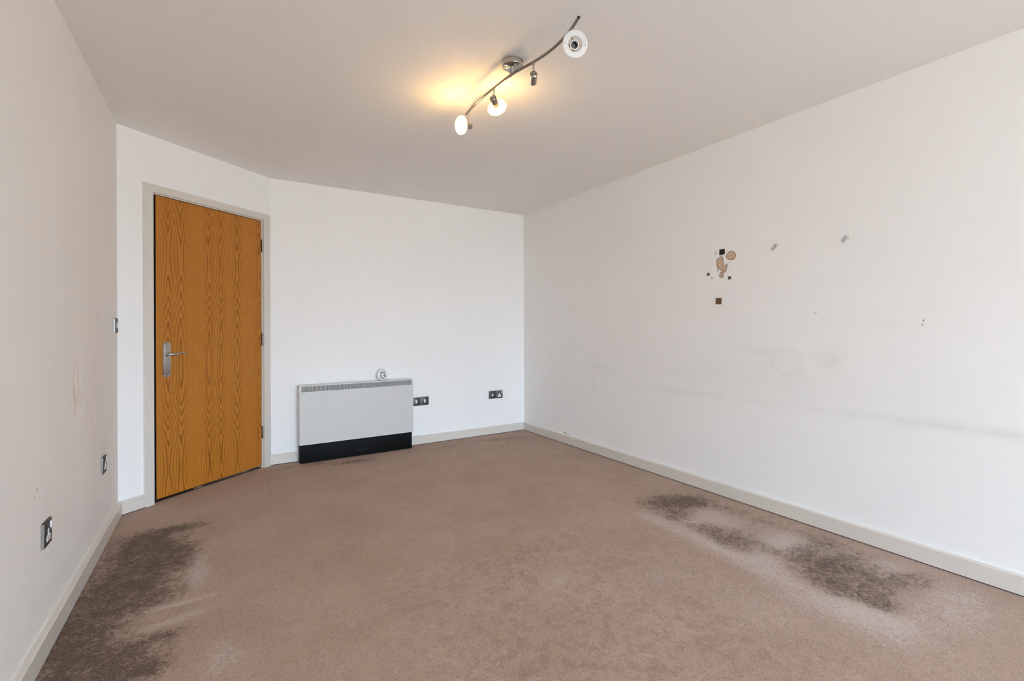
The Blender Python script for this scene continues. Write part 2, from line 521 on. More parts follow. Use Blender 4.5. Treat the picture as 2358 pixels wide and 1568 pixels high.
def field(blobs):
    def fn(x, y):
        return min(1.0, sum(b[5] * gauss(x, y, *b[:5]) for b in blobs))
    return fn
FLOORF = Frame((0, 0, 0), (1, 0, 0), (0, 0, 1), (0, 1, 0))
b = MB()
b.grid(FLOORF, XL - 0.15, XR + 0.15, YR - 0.15, YB + 0.35, 0.025, {'dark': field(DARK), 'light': field(LIGHT), 'mottle': field(MOT)})
struct(b.build('floor', M['carpet']), 'worn pinkish beige carpet with dark soiled patches, covering the floor', 'floor')

# ------------------------------------------------------------------ ceiling
b = MB()
b.grid(FLOORF, XL - 0.15, XR + 0.15, YR - 0.15, YB + 0.35, 0.25, {'dirt': lambda x, y: 0.0}, b=H)
b.box(WORLD, XL - 0.15, XR + 0.15, YR - 0.15, YB + 0.35, H + 0.001, H + 0.12)
struct(b.build('ceiling', M['ceiling']), 'plain matt white ceiling over the room', 'ceiling')

# ------------------------------------------------------------------ walls
def right_dirt(y, z):
    d = 0.30 * math.exp(-((z - (0.665 - 0.004 * y)) / 0.022) ** 2) * (1 / (1 + math.exp((y - 2.25) / 0.12))) * (0.6 + 0.4 * math.sin(y * 3.0))
    d += 0.10 * math.exp(-((z - 0.80) / 0.12) ** 2) * math.exp(-((y - 1.9) / 0.8) ** 2)
    rr = math.hypot((y - 1.56) / 1.0, (z - 0.915) / 0.85)
    d += 0.13 * math.exp(-((rr - 0.085) / 0.014) ** 2)
    d += 0.07 * math.exp(-(rr / 0.09) ** 2)
    d += 0.24 * gauss(y, z, 1.30, 0.925, 0.055, 0.014, -0.55) + 0.14 * gauss(y, z, 1.33, 0.95, 0.07, 0.05)
    d += 0.12 * gauss(y, z, 1.02, 1.135, 0.07, 0.018, 0.2)
    d += 0.12 * gauss(y, z, 1.75, 0.97, 0.10, 0.03)
    d += 0.10 * gauss(y, z, 2.55, 0.66, 0.30, 0.03) + 0.10 * gauss(y, z, 3.25, 0.78, 0.20, 0.02)
    d += 0.10 * gauss(y, z, 3.30, 0.62, 0.02, 0.10)
    return d
def back_dirt(x, z):
    return 0.06 * gauss(x, z, 1.30, 0.82, 0.4, 0.12)
def left_dirt(y, z):
    d = 0.05 * gauss(y, z, 3.4, 0.6, 0.3, 0.6)
    d += 0.20 * gauss(y, z, 3.36, 0.50, 0.05, 0.05) + 0.16 * gauss(y, z, 2.36, 0.50, 0.03, 0.04)
    d += 0.18 * gauss(y, z, 3.22, 1.18, 0.03, 0.10)
    return d
def left_wash(y, z):
    d = 1.0 * gauss(y, z, 2.82, 0.86, 0.16, 0.18)
    d += 0.6 * gauss(y, z, 2.88, 0.50, 0.13, 0.28) + 0.35 * gauss(y, z, 2.55, 1.25, 0.06, 0.05) + 0.3 * gauss(y, z, 2.45, 1.45, 0.08, 0.06)
    return min(1, d)
def left_rust(y, z):
    return 0.85 * gauss(y, z, 2.78, 0.87, 0.085, 0.085) + 0.25 * gauss(y, z, 3.22, 0.98, 0.03, 0.14) + 0.18 * gauss(y, z, 3.0, 0.8, 0.25, 0.35)
zero = lambda a, c: 0.0
T = 0.13
b = MB(); b.grid(RIGHT, YR - T, YB + T, 0, H, 0.02, {'dirt': right_dirt}); b.box(RIGHT, YR - T, YB + T, -T, -0.001, 0, H)
wall_right = struct(b.build('wall_right', M['wall']), 'long scuffed white wall on the right with leftover stickers and hooks', 'wall')
b = MB(); b.grid(BACK, XB, XR + 0.05, 0, H, 0.04, {'dirt': back_dirt}); b.box(BACK, XB - 0.1, XR + T, -T, -0.001, 0, H)
struct(b.build('wall_back', M['wall']), 'plain white end wall behind the storage heater', 'wall')
b = MB(); b.grid(LEFT, YR - T, YA, 0, H, 0.02, {'dirt': left_dirt, 'wash': left_wash, 'rust': left_rust}); b.box(LEFT, YR - T, YA + 0.1, -T, -0.001, 0, H)
wall_left = struct(b.build('wall_left', M['wall_left']), 'stained off-white wall on the left with streaky filler marks', 'wall')

# angled wall with the doorway
OU0, OU1, OZ = 0.205, 1.057, 2.004            # structural opening as seen inside the architrave
b = MB()
for a0, a1, c0, c1 in ((0, OU0 - 0.022, 0, H), (OU1 + 0.002, DL, 0, H), (OU0 - 0.022, OU1 + 0.002, OZ + 0.012, H)):
    b.box(DOOR, a0, a1, -0.11, 0, c0, c1)
k = len(b.v); b.at['dirt'] = {i: 0.0 for i in range(k)}
struct(b.build('wall_door', M['wall']), 'angled white wall that holds the oak door', 'wall')

# unseen walls beyond the door, added to stop sky light leaking in
b = MB()
b.box(DOOR, -0.25, DL + 0.25, -0.45, -0.40, 0, H)
b.box(DOOR, -0.30, -0.25, -0.45, -0.05, 0, H)
b.box(DOOR, DL + 0.25, DL + 0.30, -0.45, -0.05, 0, H)
struct(b.build('wall_hall_block', M['hall']), 'unseen hall wall added beyond the oak door to block outside light', 'wall')

# rear wall with the window that lights the room (behind the camera)
b = MB()
for a0, a1, c0, c1 in ((XL - T, WX0, 0, H), (WX1, XR + T, 0, H), (WX0, WX1, WZ1, H), (WX0, WX1, 0, WZ0)):
    b.box(REAR, a0, a1, -T, 0, c0, c1)
struct(b.build('wall_rear', M['wall']), 'white wall behind the camera around the glazed doors', 'wall')
win = struct(empty('window_1', (0.5 * (WX0 + WX1), YR - 0.07, WZ0)), 'white framed glazed doors behind the camera', 'window')
b = MB()
fwid = 0.06
b.box(REAR, WX0, WX1, -0.10, -0.04, WZ0, WZ0 + fwid, 0.004); b.box(REAR, WX0, WX1, -0.10, -0.04, WZ1 - fwid, WZ1, 0.004)
xm = [WX0, WX0 + (WX1 - WX0) / 3, WX0 + 2 * (WX1 - WX0) / 3, WX1]
for i, x in enumerate(xm):
    a0 = x if i == 0 else x - fwid if i == 3 else x - fwid / 2
    b.box(REAR, a0, a0 + fwid, -0.10, -0.04, WZ0, WZ1, 0.004)
b.build('window_frame', M['upvc'], win)
for i in range(3):
    b = MB(); b.box(REAR, xm[i] + 0.03, xm[i + 1] - 0.03, -0.074, -0.068, WZ0 + 0.04, WZ1 - 0.04)
    b.build('pane', M['pane'], win)

# ------------------------------------------------------------------ baseboards (mitred runs)
def offset_line(p, q, n, d):
    return p + n * d, (q - p).normalized()
def meet(l1, l2):
    (p, u), (q, v) = l1, l2
    den = u.x * v.y - u.y * v.x
    t = ((q.x - p.x) * v.y - (q.y - p.y) * v.x) / den
    return p + u * t
PL0, PL1 = Vector((XL, YR, 0)), Vector((XL, YA, 0))
PD1 = DOOR(0.143, 0, 0)
PB0, PB1 = Vector((XB, YB, 0)), Vector((XR, YB, 0))
PR1 = Vector((XR, YR, 0))
def run(name, p, q, n, prev=None, nxt=None, label=''):
    prof = [(0, 0.005), (BT, 0.005), (BT, BH - 0.004), (BT - 0.004, BH), (0, BH)]
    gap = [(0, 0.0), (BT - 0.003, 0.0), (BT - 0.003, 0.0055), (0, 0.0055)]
    def sweep(pr):
        b = MB(); A, B = [], []
        for d, z in pr:
            ln = offset_line(p, q, n, d)
            a = meet(ln, offset_line(*prev, d)) if prev else p + n * d
            e = meet(ln, offset_line(*nxt, d)) if nxt else q + n * d
            A.append(Vector((a.x, a.y, z))); B.append(Vector((e.x, e.y, z)))
        k = len(pr)
        return b.add(A + B, [tuple(range(k)), tuple(range(k, 2 * k))] + [(i, (i + 1) % k, k + (i + 1) % k, k + i) for i in range(k)])
    o = struct(sweep(prof).build(name, M['trim'], origin=p), label, 'baseboard')
    sweep(gap).build('baseboard_shade', M['gap'], o)
    return o
M['gap'] = simple('baseboard_shade_brown', (0.05, 0.038, 0.03), 0.9)  # shade under the baseboards, put in as a dark brown strip
nL, nR, nB = Vector((1, 0, 0)), Vector((-1, 0, 0)), Vector((0, -1, 0))
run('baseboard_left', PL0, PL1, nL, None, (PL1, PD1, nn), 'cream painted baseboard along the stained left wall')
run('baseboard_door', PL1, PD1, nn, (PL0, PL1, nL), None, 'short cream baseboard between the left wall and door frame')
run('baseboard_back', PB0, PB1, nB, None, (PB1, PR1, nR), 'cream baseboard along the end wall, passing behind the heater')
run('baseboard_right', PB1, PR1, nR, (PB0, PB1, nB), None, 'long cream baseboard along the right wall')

# ------------------------------------------------------------------ door frame
fr = struct(empty('trim_1', DOOR(0.63, 0, 0)), 'cream painted frame around the oak door', 'door frame')
AT = 0.018
b = MB(); b.prism(DOOR, [(0.143, 0), (0.1965, 0), (0.1965, 1.999), (0.143, 2.048)], 0, AT); b.build('architrave', M['trim'], fr)
b = MB(); b.prism(DOOR, [(1.0395, 0), (1.1015, 0), (1.1015, 2.048), (1.0395, 1.999)], 0, AT); b.build('architrave', M['trim'], fr)
b = MB(); b.prism(DOOR, [(0.143, 2.048), (0.1965, 1.999), (1.0395, 1.999), (1.1015, 2.048)], 0, AT); b.build('architrave', M['trim'], fr)
b = MB(); b.box(DOOR, 0.183, 0.2085, -0.11, 0, 0, OZ + 0.012); b.build('lining', M['trim'], fr)
b = MB(); b.box(DOOR, 1.0325, 1.0590, -0.11, 0.001, 0, OZ + 0.012); b.build('lining', M['trim'], fr)
b = MB(); b.box(DOOR, 0.2085, 1.0325, -0.11, 0.001, 1.991, OZ + 0.012); b.build('lining', M['trim'], fr)
b = MB(); b.box(DOOR, 0.2085, 0.2115, -0.050, -0.0005, 0.002, 1.991); b.build('gap_shade_strip', M['gap_shade'], fr)  # added strip that paints the gap's shade
for a0, a1, c0, c1 in ((0.2085, 0.236, 0, 1.99), (1.012, 1.0345, 0, 1.99), (0.236, 1.012, 1.965, 1.991)):
    b = MB(); b.box(DOOR, a0, a1, -0.075, -0.050, c0, c1); b.build('stop', M['gap_shade'] if a1 < 0.3 else M['trim'], fr)  # left stop takes the painted gap shade, the others stay trim
b = MB(); b.prism(Frame(DOOR.o, dd, Vector((0, 0, 1)), -nn), [(0.2085, 0.012), (1.0345, 0.012), (1.0345, 0.05), (0.2085, 0.05)], 0.0005, 0.006)
b.build('threshold_strip', M['bronze'], fr)
b = MB(); b.box(DOOR, 0.475, 0.545, -0.034, -0.008, 0.004, 0.0068, 0.0008, 1); b.build('glint_piece', M['chrome'], fr)  # added chrome piece standing in for the glint under the door

# ------------------------------------------------------------------ door
LU0, LU1, LZ0, LZ1 = 0.2235, 1.0305, 0.021, 1.987
door = struct(empty('door_1', DOOR(LU0, -0.024, 0)), 'closed oak veneer door with a satin lever handle', 'door')
oak = mat_oak([c - LU0 for c in (0.300, 0.384, 0.586, 0.676, 0.814, 1.012)])
b = MB(); b.box(DOOR, LU0, LU1, -0.046, -0.002, LZ0, LZ1, 0.0015, 1)
leaf = b.build('leaf', oak, door)
# veneer figure runs in the leaf's own axes
inv = Matrix((DOOR.a, DOOR.b, DOOR.c))
for v in leaf.data.vertices: v.co = inv @ v.co
leaf.rotation_euler = inv.transposed().to_euler()
b = MB(); b.box(DOOR, LU0 - 0.0012, LU0 + 0.0006, -0.046, -0.0035, LZ0, LZ1); b.build('edge_lipping', M['gap_shade'], door)
hb = None
for zc in (1.7905, 1.0365, 0.2895):
    if hb is None:
        b = MB()
        b.box(DOOR, 1.0308, 1.0392, -0.004, 0.0022, zc - 0.051, zc + 0.051, 0.0006, 1)
        hb = b.build('hinge', M['bronze'], door)
        b = MB()
        for i in range(5):
            z0 = zc - 0.052 + i * 0.0208
            b.lathe(DOOR(1.0358, 0.006, z0), (0, 0, 1), [(0, 0.0004), (0.0042, 0.0004), (0.0048, 0.0012), (0.0048, 0.0194), (0.0042, 0.0202), (0, 0.0202)], 12)
        kn = b.build('knuckle', M['steel'], hb, smooth=40)
        z_first = zc
    else:
        h2 = hb.copy(); COL.objects.link(h2); h2.parent = door; h2.location = hb.location + Vector((0, 0, zc - z_first))
        k2 = kn.copy(); COL.objects.link(k2); k2.parent = h2
# handle: long backplate with a wavy lever
hd = MB()
def arched(u0, u1, z0, z1, r, n=8):
    pts = []
    cx, hw = (u0 + u1) / 2, (u1 - u0) / 2
    for i in range(n + 1):
        t = math.pi * i / n
        pts.append((cx + hw * math.cos(t), z1 - r + r * math.sin(t)))
    for i in range(n + 1):
        t = math.pi + math.pi * i / n
        pts.append((cx + hw * math.cos(t), z0 + r + r * math.sin(t)))
    return pts
hd.prism(DOOR, arched(0.262, 0.309, 0.806, 1.036, 0.016), -0.002, 0.003)
handle = hd.build('door_handle', M['steel'], door)
b = MB(); b.box(DOOR, 0.2625, 0.3085, 0.002, 0.010, 0.820, 1.021, 0.003, 2); b.build('backplate', M['steel'], handle, smooth=40)
b = MB()
b.lathe(DOOR(0.2855, 0.009, 0.957), nn, [(0, 0), (0.013, 0), (0.013, 0.004), (0.009, 0.008), (0.0085, 0.034), (0, 0.036)], 20)
b.build('spindle_collar', M['chrome'], handle, smooth=40)
b = MB()
lp = [(0.272, 0.036, 0.958), (0.286, 0.046, 0.957), (0.300, 0.050, 0.955), (0.314, 0.050, 0.9555), (0.330, 0.050, 0.958), (0.346, 0.050, 0.962), (0.359, 0.050, 0.9645), (0.372, 0.048, 0.9615), (0.384, 0.045, 0.954)]
b.tube([DOOR(*p) for p in lp], [0.0055, 0.0095, 0.0105, 0.0095, 0.0070, 0.0055, 0.0050, 0.0048, 0.0035], 12)
b.build('lever', M['steel'], handle, smooth=50)
for z in (0.8125, 1.0295):
    b = MB(); b.lathe(DOOR(0.2855, 0.003, z), nn, [(0.0, 0.0), (0.0045, 0.0), (0.004, 0.0016), (0, 0.002)], 12); b.build('screw', M['bronze'], handle, smooth=40)

# ================================================================== STORAGE HEATER
HX0, HX1, HZ0, HZ1, HD = 0.543, 1.514, 0.158, 0.647, 0.120
heater = tag(empty('storage_heater', (0.5 * (HX0 + HX1), YB - 0.07, 0)), 'white storage heater with black plinth and top grille against the end wall', 'heater')
b = MB(); b.box(BACK, HX0, HX1, 0.022, HD - 0.006, HZ0, HZ1, 0.008, 3); b.build('casing', M['heater'], heater, smooth=40)
# top frame around the grille: four rails proud of the casing
GX0, GX1, GZ0, GZ1 = 0.562, 1.494, 0.5935, 0.6385
b = MB()
b.box(BACK, HX0 + 0.001, HX1 - 0.001, HD - 0.012, HD, GZ1, HZ1 - 0.0005, 0.002, 2)
b.box(BACK, HX0 + 0.001, HX1 - 0.001, HD - 0.012, HD, GZ0 - 0.009, GZ0, 0.002, 2)
b.box(BACK, HX0 + 0.001, GX0, HD - 0.012, HD, GZ0 - 0.004, GZ1 + 0.004, 0.002, 2)
b.box(BACK, GX1, HX1 - 0.001, HD - 0.012, HD, GZ0 - 0.004, GZ1 + 0.004, 0.002, 2)
b.build('grille_frame', M['heater'], heater, smooth=40)
b = MB(); b.box(BACK, GX0, GX1, HD - 0.0065, HD - 0.0055, GZ0, GZ1); gb = b.build('grille', M['grille_dark'], heater)
b = MB()
nf = 93
for i in range(nf):
    x = GX0 + (GX1 - GX0) * (i + 0.5) / nf
    lean = 0.0012 * mnoise.noise(Vector((i * 0.17, 0, 0)))
    F2 = BACK
    b.add([F2(x - 0.0030, HD - 0.0055, GZ0), F2(x + 0.0030, HD - 0.0055, GZ0), F2(x + 0.0022, HD - 0.0015, GZ0), F2(x - 0.0022, HD - 0.0015, GZ0),
           F2(x - 0.0030 + lean, HD - 0.0055, GZ1), F2(x + 0.0030 + lean, HD - 0.0055, GZ1), F2(x + 0.0022 + lean, HD - 0.0015, GZ1), F2(x - 0.0022 + lean, HD - 0.0015, GZ1)],
          [(0, 1, 2, 3), (4, 5, 6, 7), (0, 1, 5, 4), (1, 2, 6, 5), (2, 3, 7, 6), (3, 0, 4, 7)])
tag(b.build('grille_fins', M['fin'], gb), 'row of fine grey grille fins', kind='stuff')
# front panel dished in slightly towards its foot
b = MB()
rows = [(HZ0 + 0.003, HD - 0.0025), (0.40, HD - 0.0025), (GZ0 - 0.009, HD - 0.0025)]
vv, ff = [], []
for z, d in rows: vv += [BACK(HX0 + 0.003, d, z), BACK(HX1 - 0.003, d, z)]
for i in range(len(rows) - 1): ff.append((2 * i, 2 * i + 1, 2 * i + 3, 2 * i + 2))
k = len(vv)
for z, d in rows: vv += [BACK(HX0 + 0.003, HD - 0.014, z), BACK(HX1 - 0.003, HD - 0.014, z)]
for i in range(len(rows) - 1):
    ff += [(2 * i, 2 * i + 2, k + 2 * i + 2, k + 2 * i), (2 * i + 1, k + 2 * i + 1, k + 2 * i + 3, 2 * i + 3)]
b.add(vv, ff); b.build('front_panel', M['heater_panel'], heater)
b = MB(); b.box(BACK, HX0 + 0.001, HX1 - 0.001, 0.022, HD, HZ0 - 0.004, HZ0 + 0.0035, 0.0015, 2); b.build('bottom_lip', M['heater'], heater, smooth=40)
b = MB(); b.box(BACK, 0.549, 1.497, 0.022, HD - 0.004, 0.003, HZ0 - 0.004, 0.003, 2); pl = b.build('plinth', M['heater_black'], heater, smooth=40)
b = MB()
b.box(BACK, 1.008, 1.100, HD - 0.005, HD - 0.0025, 0.052, 0.0545)
b.box(BACK, 1.006, 1.0085, HD - 0.005, HD - 0.0025, 0.062, 0.090)
b.build('badge', M['badge'], pl)
b = MB(); b.lathe(BACK(HX0, 0.085, HZ1 - 0.016), (-1, 0, 0), [(0, -0.0005), (0.005, -0.0005), (0.005, 0.0015), (0, 0.002)], 12); b.build('screw', M['black_plastic'], heater)

# small oval device on top of the heater, against the wall
dv = tag(empty('perforated_device', (1.243, YB - 0.05, HZ1)), 'small oval white device with dark perforations standing on the heater', 'device')
dev = Frame(BACK(1.243, 0.05, HZ1 + 0.0525), (1, 0, 0), (0, -1, 0))
def oval(rx, rz, n=28, z0=0.0):
    pts = []
    for i in range(n):
        t = 2 * math.pi * i / n
        w = rx * (1 - 0.16 * math.sin(t))          # broader at the foot
        pts.append((w * math.cos(t), z0 + rz * math.sin(t)))
    return pts
b = MB()
layers = [(0.045, 0.0515, -0.018), (0.048, 0.0520, -0.012), (0.048, 0.0520, 0.004), (0.046, 0.0505, 0.013), (0.040, 0.0455, 0.017)]
vv, ff = [], []
for rx, rz, dpt in layers: vv += [dev(a, dpt, c) for a, c in oval(rx, rz)]
for i in range(len(layers) - 1):
    for j in range(28): ff.append((i * 28 + j, i * 28 + (j + 1) % 28, (i + 1) * 28 + (j + 1) % 28, (i + 1) * 28 + j))
ff += [tuple(range(28)), tuple(range(4 * 28, 5 * 28))]
b.add(vv, ff); b.build('body', M['white_plastic'], dv, smooth=50)
b = MB()
for x, z, r in ((-.001, .030, .0034), (-.0125, .027, .002), (.010, .028, .002), (-.016, .019, .0034), (-.007, .0185, .0038), (.005, .016, .0040), (.013, .020, .0036), (-.013, .009, .0034),
                (-.002, .009, .0030), (.0115, .0095, .0038), (.017, .004, .0028), (-.016, .003, .0026), (-.010, -.004, .0036), (-.016, -.005, .0024), (.004, -.003, .0028), (.012, -.004, .0042), (.0185, -.003, .0024),
                (-.013, -.013, .0038), (.015, -.012, .0044), (-.006, -.019, .0034), (.006, -.020, .0036), (0, -.0155, .0026), (-.012, -.009, .002), (.001, .023, .002)):
    b.lathe(dev(x * 1.3, 0.0168, z * 1.35 - 0.006), (0, -1, 0), [(0, 0), (r * 1.35, 0), (r * 1.35, 0.0009), (0, 0.0009)], 8)
tag(b.build('perforations', M['slot'], dv), 'cluster of dark holes in the face', kind='stuff')

# ================================================================== WALL PLATES
def wall_plate(name, F, a, c, w, h, kind, label, cat, group=None, flip=1, thick=0.009):
    root = tag(empty(name, F(a, 0, c)), label, cat, group)
    b = MB(); b.box(F, a - w / 2, a + w / 2, 0, thick, c - h / 2, c + h / 2, 0.0022, 2); pm = b.build('plate', M['plate'], root, smooth=35)
    b = MB(); e = 0.0010
    for a0, a1, c0, c1 in ((a - w / 2 - e, a - w / 2 + 0.0004, c - h / 2 + 0.002, c + h / 2 - 0.002),):
        b.box(F, a0, a1, 0.0006, thick - 0.0018, c0, c1)
    b.build('lit_edge', M['plate_edge'], root)  # reflected window light put into the colour of one side
    f0, f1 = thick - 0.0006, thick + 0.0016
    if kind == 'switch':
        b = MB(); b.box(F, a - 0.0085, a + 0.0085, f0, f1 + 0.0015, c - 0.0155, c + 0.0155, 0.0012, 2); b.build('rocker', M['white_plastic'], root, smooth=40)
    elif kind == 'outlet':
        b = MB(); b.prism(F, [(a - 0.008, c - 0.014), (a + 0.009, c - 0.014), (a + 0.009, c - 0.006), (a + 0.006, c + 0.009), (a - 0.008, c + 0.009)], f0, f1); b.build('insert', M['white_plastic'], root)
    else:
        b = MB()
        P = [(-0.023, -0.020), (0.023, -0.020), (0.025, -0.006), (0.015, -0.001), (0.008, 0.004), (0.008, 0.016), (0.004, 0.021), (-0.004, 0.021), (-0.008, 0.016), (-0.008, 0.004), (-0.015, -0.001), (-0.025, -0.006)]
        b.prism(F, [(a + p * 0.92, c - 0.006 + q) for p, q in P], f0, f1); ins = b.build('insert', M['white_plastic'], root)
        b = MB()
        b.box(F, a - 0.0022, a + 0.0022, f1 - 0.0003, f1 + 0.0003, c + 0.002, c + 0.010)
        for s in (-1, 1): b.box(F, a + s * 0.0125 - 0.0035, a + s * 0.0125 + 0.0035, f1 - 0.0003, f1 + 0.0003, c - 0.018, c - 0.0135)
        b.build('pin_slots', M['slot'], ins)
        b = MB(); ra = a + flip * 0.027
        b.box(F, ra - 0.0055, ra + 0.0055, f0, f1 + 0.002, c + 0.010, c + 0.034, 0.001, 2); b.build('rocker', M['white_plastic'], root, smooth=40)
    for s in (-1, 1):
        b = MB(); b.lathe(F(a + s * w * 0.37, thick - 0.0003, c), F.b, [(0, 0), (0.0028, 0), (0.0024, 0.0008), (0, 0.001)], 10); b.build('screw', M['plate'], root)
    return root
PW, PH = 0.081, 0.081
wall_plate('switched_spur', BACK, 1.5785, 0.4140, PW, PH, 'switch', 'dark metal switch plate with white rocker, half hidden behind the heater', 'switch', 'heater switches')
wall_plate('switched_spur', BACK, 1.6630, 0.4150, PW, PH, 'switch', 'dark metal switch plate with white rocker, right of the pair beside heater', 'switch', 'heater switches')
wall_plate('aerial_outlet', BACK, 2.4070, 0.4138, PW, PH, 'outlet', 'dark metal outlet plate with small white insert near the far corner', 'outlet')
wall_plate('power_socket', BACK, 2.4900, 0.4138, PW, PH, 'socket', 'dark metal power socket beside the outlet plate near the far corner', 'socket')
wall_plate('light_switch', LEFT, 3.690, 1.144, PW, 0.086, 'switch', 'metal light switch high on the left wall beside the door corner', 'switch')
wall_plate('power_socket', LEFT, 3.338, 0.412, 0.086, 0.086, 'socket', 'metal power socket low on the left wall, farther one near the door', 'socket')
wall_plate('power_socket', LEFT, 2.345, 0.407, 0.086, 0.086, 'socket', 'metal power socket low on the left wall, nearest one', 'socket')

# ================================================================== STICKERS, HOOKS AND CHIPS
def sticker(name, poly, mat, label, outline=None, thick=0.0008, cat='sticker', group=None):
    cy = sum(p[0] for p in poly) / len(poly); cz = sum(p[1] for p in poly) / len(poly)
    root = tag(empty(name, RIGHT(cy, 0, cz)), label, cat, group)
    b = MB(); b.prism(RIGHT, poly, 0, thick); b.build('face', mat, root)
    if outline:
        b = MB(); n = len(poly)
        for i in outline:
            p, q = Vector(poly[i % n]), Vector(poly[(i + 1) % n])
            t = (q - p).normalized(); nrm = Vector((-t.y, t.x)) * 0.0016
            p, q = p - t * 0.001, q + t * 0.001
            b.prism(RIGHT, [tuple(p + nrm), tuple(q + nrm), tuple(q - nrm), tuple(p - nrm)], 0, thick + 0.0004)
        b.build('outline', M['brown_line'], root)
    return root
M['grey_mark'] = simple('pale_mark', (0.30, 0.29, 0.27), 0.6)
sticker('wall_sticker', [(1.9878, 1.5952), (1.9815, 1.5819), (1.9792, 1.5269), (1.9534, 1.5386), (1.9499, 1.5314), (1.9596, 1.4889), (1.9695, 1.4831), (1.9943, 1.4987), (2.0195, 1.5186), (2.0274, 1.5337), (2.0272, 1.5749)], M['peach'], 'peach crescent shaped sticker scrap with brown outline on the right wall', [0+1,3,4,5,6,7,8,9,10], group='sticker scraps')
sticker('wall_sticker', [(2.0189, 1.486), (2.0153, 1.4819), (2.0052, 1.4645), (1.9991, 1.4671), (2.0062, 1.4879), (1.9765, 1.4906), (1.9774, 1.4485), (2.0064, 1.4489)], M['pink'], 'dusty pink notched sticker scrap below the peach crescent', None, group='sticker scraps')
sticker('wall_sticker', [(2.0195, 1.5145), (2.0159, 1.5129), (2.0225, 1.494), (2.0261, 1.4956)], M['brown_line'], 'thin brown stalk scrap left of the dusty pink sticker', None, group='sticker scraps')
sticker('wall_sticker', [(1.9549, 1.5957), (1.9391, 1.6107), (1.9184, 1.6171), (1.9047, 1.6137), (1.8854, 1.5898), (1.8895, 1.5766), (1.9015, 1.5622), (1.9169, 1.5616), (1.9376, 1.565), (1.955, 1.5802)], M['peach'], 'peach oval sticker with brown outline beside the black square', list(range(10)), group='sticker scraps')
sticker('square_sticker', [(2.0081, 1.6381), (1.9688, 1.6405), (1.9661, 1.6205), (1.9683, 1.6036), (2.0075, 1.6009)], M['black_sticker'], 'large black square sticker at the top of the sticker cluster', None, thick=0.0015, group='square stickers')
_s = sticker('square_sticker', [(2.1068, 1.4907), (2.0853, 1.4912), (2.0846, 1.4725), (2.105, 1.4718)], M['black_sticker'], 'small black square sticker, left of the two', None, thick=0.0015, group='square stickers')
b = MB(); b.prism(RIGHT, [(2.1011, 1.4837), (2.0917, 1.4835), (2.0925, 1.4771), (2.0997, 1.4771)], 0.0014, 0.0019); b.build('pale_mark', M['grey_mark'], _s)
_s = sticker('square_sticker', [(1.945, 1.4525), (1.9235, 1.4536), (1.9209, 1.4352), (1.941, 1.432)], M['black_sticker'], 'small black square sticker, right of the two', None, thick=0.0015, group='square stickers')
b = MB(); b.prism(RIGHT, [(1.9374, 1.4459), (1.9294, 1.4458), (1.9277, 1.4385), (1.9361, 1.4377)], 0.0014, 0.0019); b.build('pale_mark', M['grey_mark'], _s)
sticker('square_sticker', [(2.0349, 1.315), (1.9937, 1.3134), (1.9946, 1.2751), (2.0369, 1.276)], M['brown_sticker'], 'brown square sticker, lowest of the sticker cluster', [0,1,2,3], thick=0.0015, group='square stickers')
sticker('square_sticker', [(2.0445, 1.6327), (2.0255, 1.6301), (2.0264, 1.6049), (2.0447, 1.6072)], M['grey_sticker'], 'faint pale grey square sticker left of the large black one', None, group='square stickers')

def hook(y, z, turn, label):
    F = Frame(RIGHT(y, 0, z), (0, math.cos(0), 0), (-1, 0, 0))
    root = tag(empty('wall_hook', RIGHT(y, 0, z)), label, 'hook', 'clear adhesive hooks on the right wall')
    r = 0.019
    pts = []
    for k4 in range(4):
        t0 = math.pi / 2 * k4 + 0.12
        for i in range(4):
            t = t0 + (i - 1.5) * 0.10
            rr = r * (1 - 0.05 * abs(i - 1.5))
            pts.append((rr * math.cos(t), rr * math.sin(t)))
    b = MB(); b.prism(F, pts, 0.0006, 0.0022); b.build('pad', M['clear'], root)
    s = math.sin(turn)
    path = [(0, 0.001, 0.003), (0, 0.006, 0.002), (0.001, 0.008, -0.003), (0.004 + 0.002 * s, 0.009, -0.012)]
    for i in range(7):
        t = math.pi * i / 6
        path.append((0.006 + s * 0.006 * (1 - math.cos(t)), 0.010 + (1 - abs(s)) * 0.010 * (1 - math.cos(t)), -0.017 - 0.008 * math.sin(t)))
    path.append((0.006 + s * 0.013, 0.010 + (1 - abs(s)) * 0.021, -0.009))
    b = MB(); b.tube([F(*p) for p in path], 0.0015, 8); b.build('hook_wire', M['steel_dark'], root, smooth=60)
    return root
M['steel_dark'] = simple('dark_wire', (0.16, 0.155, 0.15), 0.3, 1.0)
hook(1.622, 1.609, 1.2, 'clear adhesive hook with curled wire, the one nearer the stickers')
hook(1.235, 1.597, 0.35, 'clear adhesive hook with upright wire, higher and farther from stickers')

def chip(F, parent, pts, mat=None, t=0.0008, b0=0.0):
    b = MB(); b.prism(F, pts, b0, b0 + t)
    o = b.build('paint_chip', mat or M['flake'], parent); return o
def blob(a, c, ra, rc, seed, n=9):
    rnd = random.Random(seed)
    return [(a + ra * math.cos(2 * math.pi * i / n) * rnd.uniform(.6, 1.1), c + rc * math.sin(2 * math.pi * i / n) * rnd.uniform(.6, 1.1)) for i in range(n)]
for k, (y, z, ry, rz) in enumerate(((3.745, 0.100, 0.007, 0.006), (3.722, 0.100, 0.010, 0.005), (3.705, 0.096, 0.007, 0.004), (3.680, 0.091, 0.006, 0.006),
                                    (3.30, 0.093, 0.004, 0.003), (0.905, 1.128, 0.005, 0.002), (0.90, 1.15, 0.002, 0.006), (1.39, 1.20, 0.008, 0.0015), (2.60, 1.24, 0.004, 0.003), (2.98, 0.095, 0.008, 0.002))):
    chip(RIGHT, wall_right, blob(y, z, ry, rz, k))
